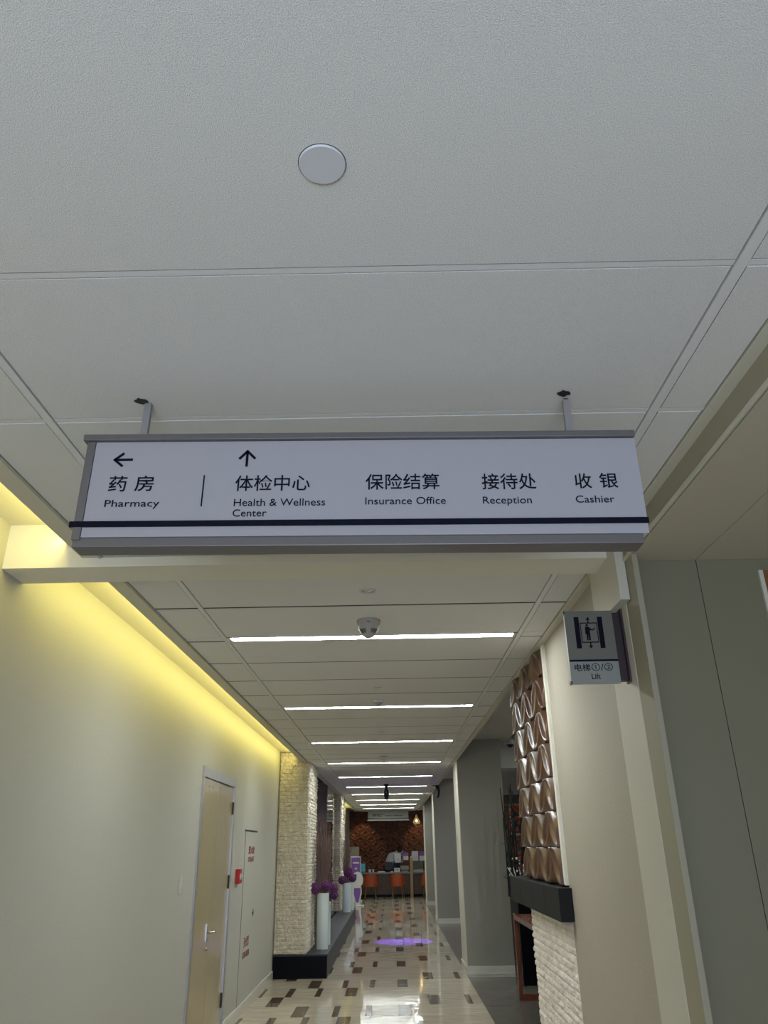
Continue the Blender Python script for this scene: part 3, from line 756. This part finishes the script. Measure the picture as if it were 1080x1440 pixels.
def ball(lab, x, y, z, r):
    t = thing('purple_flower_ball', lab, 'flower', (x, y, z), 'purple flower balls in the vases')
    mb = MB(); mb.sphere((0, 0, 0), r*.9, 14, 10)
    rnd = random.Random(int(x*1000+z*77))
    for i in range(60):
        zz = 1-2*(i+.5)/60; a = i*2.39996; q = math.sqrt(1-zz*zz)
        mb.sphere((q*math.cos(a)*r*.9, q*math.sin(a)*r*.9, zz*r*.9), r*.19*rnd.uniform(.8, 1.2), 6, 4)
    mb.build('blossoms', 'purple', t)
    vx, vy, vz = (-1.02, 12.27, .96) if y < 15 else (-1.03, 18.76, .83)
    MB().tube([(0, 0, -r*.5), ((vx-x)*.5, (vy-y)*.5, max(-.02, (vz-z)*.3)), (vx-x, vy-y, vz-z)], .007, .006, 5).build('stem', 'green', t)
ball('purple flower ball hanging left over the rim of the tallest vase', -1.13, 12.2, 1.055, .078)
ball('large purple flower ball at the middle of the near vase group', -.975, 12.22, 1.085, .07)
ball('purple flower ball right of the tallest vase rim', -.875, 12.42, 1.04, .062)
ball('lowest purple flower ball of the near vase group', -.885, 12.6, .945, .062)
ball('small dark purple flower ball behind the near vase group', -1.04, 12.5, 1.04, .055)
ball('topmost purple flower ball over the far vase', -1.0, 18.75, 1.08, .10)
ball('left purple flower ball over the far vase rim', -1.13, 18.68, .92, .085)
ball('right purple flower ball over the far vase rim', -.90, 18.72, .96, .085)
def twigs(lab, x, y, z, H, spread, n, seed, xm=-.11):
    rnd = random.Random(seed); mb = MB()
    for i in range(n):
        a = rnd.uniform(0, 2*PI); sp = spread*rnd.uniform(.2, 1); h = H*rnd.uniform(.6, 1)
        pts = []
        for k in range(7):
            f = k/6; pts.append((max(xm, .02*math.cos(a)+sp*math.cos(a)*f**1.3+rnd.uniform(-.012, .012)), .02*math.sin(a)+sp*math.sin(a)*f**1.3+rnd.uniform(-.012, .012), h*f))
        mb.tube(pts, .005, .0015, 4)
        for k in (2, 3, 4, 5):
            p = Vector(pts[k]); d = Vector((rnd.uniform(-.07, .07), rnd.uniform(-.07, .07), rnd.uniform(.08, .25)))
            mb.tube([p, p+d*.5+Vector((rnd.uniform(-.01, .01), 0, 0)), p+d], .0025, .001, 3)
    o = mb.build('dry_twigs', 'twig', None, loc=(x, y, z)); tag(o, lab, 'twigs', kind='stuff'); return o
twigs('tall dry brown twigs rising from the tallest white vase', -1.02, 12.27, .99-.07, 1.15, .15, 46, 1)
twigs('dry brown twigs rising from the shorter near vase', -.99, 12.75, .80, 1.0, .12, 30, 2)
twigs('dark thin twigs standing against the near stone pillar side', -1.13, 12.55, .30, 1.55, .05, 10, 5)
twigs('dry brown twigs rising from the far white vase', -1.05, 18.77, .80, 1.25, .16, 34, 3)

# ================================================================== RECEPTION END
ct = thing('reception_counter', 'dark wooden reception counter with stone top at the corridor end', 'counter', (0, 28.9, 0))
B(-1.22, 1.5, .06, .60, .08, .72).build('body', 'counter_w', ct)
for i in range(6): B(-1.2+i*.45, -1.2+i*.45+.44, .045, .06, .10, .70).build('front_panel', 'counter_w', ct)
B(-1.25, 1.5, -.04, .66, .72, .77, bev=.006).build('counter_top', 'counter_top', ct); B(-1.2, 1.5, .10, .58, 0, .08).build('kick_board', 'black', ct)
t = thing('counter_post', 'upright brown timber post in front of the counter', 'post', (.655, 28.8, 0))
B(-.05, .05, -.05, .05, 0, 1.22, bev=.006).build('shaft', 'post', t); B(-.03, .03, -.03, .03, 1.22, 1.27, bev=.006).build('cap', 'brass', t)
def chair(lab, x, y, rz):
    t = thing('reception_chair', lab, 'chair', (x, y, 0), 'orange tub chairs at the reception counter'); t.rotation_euler = (0, 0, rz)
    # curved back wraps the sitter (open side towards +y)
    mb = MB(); n = 14; ri, ro = .215, .25; V = []
    for i in range(n+1):
        a = math.radians(188+164*i/n); ht = .745-.13*abs(i/n-.5)**2*4*.6
        for r in (ro, ri):
            for z in (.37, ht): V.append(mb.bm.verts.new((r*math.cos(a), r*.95*math.sin(a), z)))
    for i in range(n):
        b = i*4; c_ = b+4
        for p, q in ((0, 1), (1, 3), (3, 2), (2, 0)): mb.bm.faces.new([V[b+p], V[b+q], V[c_+q], V[c_+p]])
    mb.bm.faces.new([V[0], V[1], V[3], V[2]]); mb.bm.faces.new([V[-4], V[-3], V[-1], V[-2]])
    shade_auto(mb.build('backrest', 'orange', t), 50)
    shade_auto(MB().lathe(0, .02, [(0, .40), (.19, .40), (.205, .42), (.205, .455), (.19, .475), (0, .48)], 24).build('seat', 'orange', t))
    for sx in (-1, 1):
        for sy in (-1, 1): MB().tube([(sx*.13, .02+sy*.13, .40), (sx*.19, .02+sy*.19, 0)], .013, .009, 8).build('leg', 'post', t)
    for sx in (-1, 1): MB().sphere((sx*.232, .03, .47), .022, 8, 6, (1, 1.4, 1)).build('arm_tip', 'brass', t)
chair('leftmost orange tub chair at the reception counter', -.755, 28.25, .08)
chair('middle orange tub chair at the reception counter', .175, 28.25, -.15)
chair('orange tub chair at the counter right of the timber post', 1.22, 28.3, .1)
# glass screen with notices
gs = thing('counter_screen', 'clear glass screen standing on the counter with notices stuck on it', 'screen', (.5, 29.15, .77))
B(-.40, .20, -.003, .003, .0, .66).build('glass_pane', 'glass', gs); B(.26, .95, -.003, .003, .0, .66).build('glass_pane', 'glass', gs)
for x in (-.4, .2, .26): B(x-.008, x+.008, -.01, .01, 0, .03).build('clamp', 'chrome', gs)
def notice(x, z, w, h, purple, lab):
    t = thing('paper_notice', lab, 'notice', (x, 29.14, z), 'paper notices on the counter screen')
    B(-w/2, w/2, -.002, .001, -h/2, h/2).build('sheet', 'paper', t)
    if purple: B(-w/2, w/2, -.004, -.002, 0, h/2).build('purple_header', 'paper_purple', t)
    mb = MB()
    for k in range(4): mb.box(-w*.35, w*.35, -.004, -.0022, -h*.1-k*h*.09, -h*.1-k*h*.09+.006)
    mb.build('text_lines', 'grey_pl', t)
notice(.20, 1.22, .20, .30, False, 'white paper notice in front of the bending person')
notice(.48, 1.27, .17, .24, True, 'half purple paper notice left of the timber post')
notice(.80, 1.27, .23, .31, False, 'large white paper notice right of the timber post')
notice(1.06, 1.27, .20, .30, True, 'purple topped paper notice at the right end of the counter')
def monitor(lab, x, y, w, h, z=.77, rz=0, m='black_pl', scr='black_pl'):
    t = thing('computer_monitor', lab, 'monitor', (x, y, z), 'monitors on the counter'); t.rotation_euler = (0, 0, rz)
    B(-w/2, w/2, -.012, .012, .07, .07+h, bev=.004).build('housing', m, t); B(-.08, .08, -.06, .06, 0, .012, bev=.003).build('foot', m, t)
    B(-.015, .015, .012, .03, .01, .15).build('neck', m, t)
    B(-w/2+.012, w/2-.012, .012, .014, .082, .07+h-.012).build('display', scr, t)
monitor('black monitor back on the counter before the bending person', -.13, 29.2, .28, .25)
monitor('dark monitor behind the white paper notice', .15, 29.38, .24, .22)
monitor('wide grey monitor on the counter right of the post', .89, 29.35, .38, .28, m='grey_pl')
t = thing('service_display', 'small teal lit display at the left end of the counter', 'display', (-1.09, 29.2, .77))
B(-.14, .14, -.04, .04, 0, .30, bev=.02).build('housing', 'counter_top', t); B(-.12, .12, -.046, -.041, .04, .27).build('display_face', 'teal', t); B(-.05, -.02, -.05, -.046, .08, .2).build('blue_figure', 'blue', t); B(.03, .06, -.05, -.046, .08, .18).build('blue_figure', 'blue', t)
t = thing('printer', 'white desktop printer on the counter left of the post', 'printer', (.43, 29.33, .77))
B(-.14, .14, -.13, .13, .05, .19, bev=.02).build('housing', 'white_pl', t); B(-.13, .16, -.16, -.13, .085, .10).build('paper_tray', 'lid', t); B(-.11, .11, -.12, .12, 0, .05, bev=.005).build('base', 'grey_pl', t)
t = thing('card_reader', 'small white box on the counter beside the black monitor', 'box', (.16, 29.02, .77))
B(-.10, .10, -.04, .04, 0, .13, bev=.006).build('housing', 'paper', t); B(-.06, .06, -.044, -.04, .05, .10).build('label_plate', 'grey_pl', t)
t = thing('grey_tray', 'grey plastic tray on the counter right of the post', 'tray', (.86, 28.99, .77))
B(-.2, .2, -.10, .10, 0, .012, bev=.003).build('tray_floor', 'grey_pl', t)
for a in ((-.2, .2, -.10, -.092), (-.2, .2, .092, .10), (-.2, -.192, -.092, .092), (.192, .2, -.092, .092)): B(*a, .012, .07).build('tray_wall', 'grey_pl', t)
for x, r, lab in ((-.80, .055, 'white paper cup left of its pair on the counter'), (-.68, .045, 'low white bowl beside the paper cup on the counter')):
    t = thing('cup', lab, 'cup', (x, 29.05, .77), 'white cups on the counter')
    MB().lathe(0, 0, [(r*.7, 0), (r, .09), (r-.004, .09), (r*.66, .005), (0, .005)], 20).build('vessel', 'paper', t)
    MB().lathe(0, 0, [(0, .091), (r*1.04, .091), (r*1.04, .098), (0, .10)], 20).build('lid', 'lid', t)
t = thing('paper_stack', 'flat white stack of forms on the counter', 'papers', (-.39, 29.02, .77))
for k in range(4): B(-.13+.004*k, .13-.006*k, -.09, .09, k*.009, k*.009+.008).build('sheet_pad', 'paper', t)
t = thing('paper_notice', 'small white card at the foot of the black monitor', 'notice', (-.03, 28.98, .77)); B(-.04, .04, -.01, .0, 0, .03).build('card', 'paper', t)
# pendant lamp
t = thing('pendant_lamp', 'teardrop glass pendant lamp hanging at the right of the counter', 'lamp', (.86, 28.0, ZC-.006))
MB().lathe(0, 0, [(.05, 0), (.05, -.02), (.01, -.03)], 20).build('canopy', 'chrome', t)
MB().tube([(0, 0, -.02), (0, 0, -.16)], .004, .004, 6).build('cord', 'black_pl', t)
shade_auto(MB().lathe(0, 0, [(.02, -.15), (.03, -.19), (.06, -.27), (.115, -.36), (.125, -.41), (.10, -.46), (.06, -.475), (.055, -.470), (.095, -.455), (.118, -.41), (.108, -.36), (.053, -.27), (.022, -.19), (.012, -.15)], 28, False).build('glass_shade', 'amber_glass', t))
MB().sphere((0, 0, -.36), .032, 12, 8).build('bulb', 'bulb', t)
MB().lathe(0, 0, [(.018, -.15), (.018, -.33), (0, -.33)], 12).build('lamp_holder', 'chrome', t)
# far hanging sign
fs_ = thing('hanging_sign', 'far grey hanging sign over the reception counter', 'sign', (-.115, 27.9, 2.55))
B(-.70, .70, -.03, .03, -.12, .165, bev=.004).build('panel', 'sign_frame', fs_); B(-.69, .69, -.034, -.030, -.11, .155).build('face_panel', 'lift2', fs_)
B(-.70, .70, -.038, -.034, -.085, -.065).build('dark_band', 'ink', fs_); B(-.72, .72, -.04, .04, -.145, -.12).build('bottom_rail', 'white_pl', fs_)
for x in (-.45, .45): B(x-.01, x+.01, -.01, .01, .165, .186).build('hanging_pole', 'pole', fs_)
text('lettering', '保险结算', .1, -.54, -.02, -.035, 'green', fs_, width=.38, height=.09, off=.004)
text('lettering', 'Insurance Settlement', .1, -.12, -.012, -.035, 'ink', fs_, width=.62, height=.055, off=.002)
# banner stand
t = thing('banner_stand', 'purple and white upright banner stand left of the counter', 'banner', (-1.19, 27.0, 0))
B(-.16, .16, -.01, .01, .06, 1.31, bev=.004).build('frame', 'lid', t); B(-.145, .145, -.014, -.010, .80, 1.28).build('purple_panel', 'paper_purple', t); B(-.145, .145, -.014, -.010, .10, .795).build('white_panel', 'paper', t)
B(-.2, .2, -.14, .14, 0, .03, bev=.006).build('base', 'lid', t)
mb = MB(); mb.box(-.10, .10, -.017, -.014, 1.10, 1.14); mb.prism([(-.05, .93), (.05, .93), (0, 1.0)], 'y', -.017, -.014); mb.build('white_print', 'paper', t)
t = thing('grey_poster', 'plain pale poster on the left wall behind the banner stand', 'poster', (-1.36, 29.6, 1.35))
B(-.17, .17, -.01, .01, -.25, .25).build('sheet', 'grey_pl', t); B(-.18, .18, .01, .02, -1.35, -.25).build('stand_leg', 'grey_pl', t)
# cut-out standee
t = thing('cutout_board', 'white and purple rounded cut-out board standing before the banner', 'board', (-1.05, 24.8, 0))
def ell(cx, cz, a, b, n=20): return [(cx+a*math.cos(2*PI*i/n), cz+b*math.sin(2*PI*i/n)) for i in range(n)]
MB().prism([(-.13, .50), (-.16, .35), (-.07, .06), (.0, .03), (.06, .06), (.13, .35), (.12, .5)], 'y', -.008, .008).build('lower_outline', 'paper', t)
MB().prism([(-.10, .48), (-.11, .35), (-.04, .10), (.03, .10), (.09, .35), (.09, .48)], 'y', -.012, -.0085).build('purple_part', 'paper_purple', t)
MB().prism(ell(0, .70, .17, .22), 'y', -.010, .010).build('round_top', 'paper', t)
MB().prism(ell(-.06, .80, .04, .06), 'y', -.014, -.010).build('dark_oval', 'black_pl', t)
B(-.03, .20, -.08, .08, 0, .03, bev=.01).build('foot', 'paper', t)

# ---- person bending behind the counter
def skinned(name, verts, edges, radii, m, parent=None, root=0, sub=1):
    me = bpy.data.meshes.new(name); me.from_pydata(verts, edges, []); me.materials.append(M[m])
    o = bpy.data.objects.new(name, me); C.objects.link(o)
    sk = o.modifiers.new('s', 'SKIN'); sk.use_smooth_shade = True
    for i, r in enumerate(radii):
        rr = r if isinstance(r, tuple) else (r, r); me.skin_vertices[0].data[i].radius = rr
    me.skin_vertices[0].data[root].use_root = True
    if sub: sb_ = o.modifiers.new('d', 'SUBSURF'); sb_.levels = sub; sb_.render_levels = sub
    bpy.context.view_layer.update()
    me2 = bpy.data.meshes.new_from_object(o.evaluated_get(bpy.context.evaluated_depsgraph_get()))
    bpy.data.objects.remove(o); me2.name = name; me2.materials.clear()
    for p in me2.polygons: p.use_smooth = True
    return place(name, me2, m, parent)
pr = thing('person', 'person in a white shirt with black hair bending forward behind the counter', 'person', (-.14, 29.95, 0))
V = [(0, 0, .93), (.04, 0, 1.12), (.12, 0, 1.28), (.26, 0, 1.36), (.34, -.01, 1.40), (.40, -.02, 1.43),
     (-.02, -.10, .90), (.01, -.11, .48), (-.03, -.11, .06), (-.02, .10, .90), (.01, .11, .48), (-.03, .11, .06),
     (.24, -.17, 1.33), (.27, -.22, 1.08), (.36, -.30, .88), (.24, .17, 1.33), (.30, .20, 1.08), (.42, .05, .90), (.08, -.11, .03), (.08, .11, .03), (.38, -.36, .86), (.45, -.03, .88)]
E_ = [(0, 1), (1, 2), (2, 3), (3, 4), (4, 5), (0, 6), (6, 7), (7, 8), (8, 18), (0, 9), (9, 10), (10, 11), (11, 19), (3, 12), (12, 13), (13, 14), (14, 20), (3, 15), (15, 16), (16, 17), (17, 21)]
Rr = [.14, .13, .15, .12, .055, .05, .085, .06, .045, .085, .06, .045, .06, .048, .033, .06, .048, .033, .04, .04, .028, .028]
skinned('body', V, E_, Rr, 'skin', pr)
Vs = [(0, 0, .90), (.04, 0, 1.12), (.12, 0, 1.28), (.26, 0, 1.36), (.24, -.17, 1.33), (.27, -.22, 1.08), (.24, .17, 1.33), (.30, .20, 1.08), (.35, -.285, .91), (.40, .07, .93)]
skinned('shirt', Vs, [(0, 1), (1, 2), (2, 3), (3, 4), (4, 5), (3, 6), (6, 7), (5, 8), (7, 9)], [.165, .155, .175, .14, .085, .068, .085, .068, .05, .05], 'shirt', pr)
skinned('trousers', [(0, 0, .90), (-.02, -.10, .84), (.01, -.11, .48), (-.03, -.11, .08), (-.02, .10, .84), (.01, .11, .48), (-.03, .11, .08)], [(0, 1), (1, 2), (2, 3), (0, 4), (4, 5), (5, 6)], [.155, .11, .08, .065, .11, .08, .065], 'trousers', pr)
hd = MB(); hd.sphere((.44, -.03, 1.47), .098, 18, 14, (1.08, .85, 1.12)); hd.sphere((.545, -.035, 1.435), .016, 8, 6, (1.3, 1, 1)); hd.sphere((.44, .055, 1.46), .022, 8, 6, (.6, .5, 1.3)); hd.box(.50, .53, -.06, -.02, 1.395, 1.403)
hd.build('head', 'skin', pr, smooth=True)
hr = MB(); hr.sphere((.425, -.03, 1.492), .114, 18, 14, (1.0, .98, 1.08)); hr.build('hair', 'hair', pr, smooth=True)
for sx in (-.07, 0): MB().sphere((.535, sx, 1.465), .011, 8, 6).build('eye', 'black_pl', pr)
for (hx, hy_, hz, dx, dy) in ((.385, -.375, .855, .02, -.03), (.46, -.05, .875, .03, -.02)):
    for q in range(5):
        a = (q-2)*.012; L_ = (.055, .075, .08, .075, .06)[q]
        MB().tube([(hx+a, hy_, hz), (hx+a+dx*.5, hy_+dy*.8, hz-.012), (hx+a+dx, hy_+dy-L_*.4, hz-.03)], .009, .007, 6).build('finger', 'skin', pr)

# ================================================================== SIDE SPACE OBJECTS
# console table
ctb = thing('console_table', 'red-brown wooden console table half hidden behind the stone wall', 'table', (1.60, 8.8, 0))
def cb(*a, n='rail'): return B(*a, bev=.004).build(n, 'red_wood', ctb)
cb(-.20, .20, -1.15, 1.15, .80, .85, n='table_top')
for x in (-.20, .155):
    for y_ in (-1.15, 1.10): cb(x, x+.045, y_, y_+.05, .0, .80, n='leg')
cb(-.155, .155, 1.10, 1.15, .0, .055, n='stretcher'); cb(-.155, .155, -1.15, -1.10, .0, .055, n='stretcher')
B(-.20, -.196+.0, -1.16, -1.13, .851, .858).build('corner_fitting', 'brass', ctb); B(-.205, -.18, 1.12, 1.155, .851, .862).build('corner_fitting', 'brass', ctb)
# tall dark planter with black bamboo stems
t = thing('dark_planter', 'tall black planter standing behind the stone wall', 'planter', (1.95, 11.2, 0))
B(-.35, .35, -.35, .35, 0, .95, bev=.01).build('box', 'black', t); B(-.33, .33, -.33, .33, .93, .955).build('soil', 'darkhole', t)
rnd = random.Random(9); mb = MB()
for i in range(60):
    x = rnd.uniform(-.38, .30); y_ = rnd.uniform(-.25, .25); h = rnd.uniform(.5, 1.45); lean = rnd.uniform(-.08, .08)
    mb.tube([(x, y_, 0), (x+lean*.4, y_, h*.5), (x+lean, y_, h)], .014, .006, 5)
    for k in range(3):
        z = h*rnd.uniform(.1, .9); a = rnd.uniform(0, 2*PI)
        p = Vector((x+lean*z/h, y_, z)); q = p+Vector((math.cos(a)*.12, math.sin(a)*.12, .06)); s_ = Vector((-math.sin(a), math.cos(a), 0))*.018
        v = [mb.bm.verts.new(c_) for c_ in (p, (p+q)/2+s_, q, (p+q)/2-s_)]; mb.bm.faces.new(v)
o = mb.build('bamboo_stems', 'leafdk', None, loc=(1.95, 11.2, .955)); tag(o, 'dense near-black bamboo stems in the tall black planter', 'plant', kind='stuff')
rnd = random.Random(4); mb = MB()
for i in range(150):
    mb.sphere((rnd.gauss(0, .16), rnd.gauss(0, .1), rnd.uniform(-.55, .62)), rnd.uniform(.02, .05), 6, 5, (1, .7, .6))
o = mb.build('coral_flower_spray', 'redflower', None, loc=(2.28, 15.0, 1.65)); tag(o, 'tall spray of coral red flowers beside the nearest grey column', 'flowers', kind='stuff')
t = thing('flower_stand', 'dark stand carrying the coral flower spray', 'stand', (2.28, 15.0, 0)); MB().lathe(0, 0, [(.16, 0), (.18, .02), (.05, .06), (.05, .9), (.14, 1.05), (.13, 1.12)], 20).build('column', 'black', t); MB().lathe(0, 0, [(0, 1.121), (.12, 1.121), (.12, 1.13), (0, 1.135)], 20).build('moss_top', 'green', t)
rnd = random.Random(5); mb = MB()
for i in range(7): mb.tube([(rnd.gauss(0, .07), 0, .05), (.05+.02*i-.06, .02, -.315)], .004, .004, 4)
for i in range(30): mb.sphere((max(-.12, min(.14, rnd.gauss(0, .08))), rnd.gauss(0, .06), rnd.uniform(-.18, .16)), rnd.uniform(.009, .018), 6, 4)
o = mb.build('white_flowers', 'whiteflower', None, loc=(1.673, 10.95, 1.273)); tag(o, 'cluster of small white flowers low beside the black stems', 'flowers', kind='stuff')
for q, (x, z) in enumerate(((1.86, 1.55),)):
    t = thing('white_bloom', 'single round white bloom at the left edge of the carved panelling', 'flower', (1.894, 10.95, 1.486))
    MB().sphere((0, 0, 0), .045, 12, 8).build('petals', 'whiteflower', t); MB().tube([(0, 0, -.04), (.01, .03, -.3), (.0, .05, -.535)], .004, .004, 5).build('stem', 'green', t)
# dome camera in side space
t = thing('dome_camera', 'white dome security camera with black eye beyond the grey column', 'camera', (2.05, 13.4, 3.40))
MB().tube([(0, 0, 0), (0, 0, -.15)], .02, .02, 8).build('stem', 'white_pl', t)
MB().lathe(0, 0, [(.0, -.13), (.08, -.14), (.10, -.17), (.10, -.22), (.085, -.24)], 24).build('housing', 'white_pl', t)
MB().sphere((0, -.03, -.24), .055, 16, 10).build('eye', 'black_pl', t)
t = thing('air_vent', 'dark slot air vent in the ceiling of the side space', 'vent', (2.5, 11.5, 3.399))
B(-.5, .5, -.10, .10, -.012, 0).build('frame', 'alu', t)
for k in range(4): B(-.47, .47, -.08+k*.042, -.055+k*.042, -.02, -.012).build('slat', 'darkhole', t)
def sidelamp(x, y, lab, e=60):
    t = thing('side_downlight', lab, 'ceiling light', (x, y, 3.399), 'round downlights over the side space')
    MB().lathe(0, 0, [(.09, 0), (.10, -.01), (.075, -.012)], 24, False).build('ring', 'white_pl', t)
    MB().lathe(0, 0, [(0, -.006), (.078, -.006), (.078, 0), (0, 0)], 24).build('lens', 'side_lens', t)
M['side_lens'] = mat('side_lens', (1, 1, 1), .4, emit=((1, 1, .95), 420))
sidelamp(2.95, 18.2, 'far lit round downlight in the side space past the bulkheads')
sidelamp(2.6, 9.2, 'added unseen round downlight in the side space behind the carved panelling')  # this and the two below: unseen lamps added to brighten the side space
sidelamp(3.4, 12.4, 'added unseen round downlight in the middle of the side space')
sidelamp(2.6, 24.5, 'added unseen round downlight behind the grey columns')
# warm wall washers over the mural
for x in (-1.15, 1.1):
    t = thing('wall_washer', 'warm recessed spotlight over the ' + ('left' if x < 0 else 'right') + ' end of the mural', 'ceiling light', (x, 30.9, 2.87), 'warm spotlights over the mural')
    MB().lathe(0, 0, [(.05, 0), (.06, -.008), (.04, -.010)], 20, False).build('ring', 'chrome', t)
    MB().lathe(0, 0, [(0, -.004), (.042, -.004), (.042, 0), (0, 0)], 16).build('lens', 'bulb', t)
    l = bpy.data.lights.new('washer_beam', 'SPOT'); l.energy = 18; l.color = (1, .76, .45); l.spot_size = math.radians(70); l.spot_blend = .6; l.shadow_soft_size = .03
    lo = bpy.data.objects.new('washer_beam', l); C.objects.link(lo); lo.parent = t; lo.location = (0, 0, -.03); lo.rotation_euler = (math.radians(25), 0, 0)
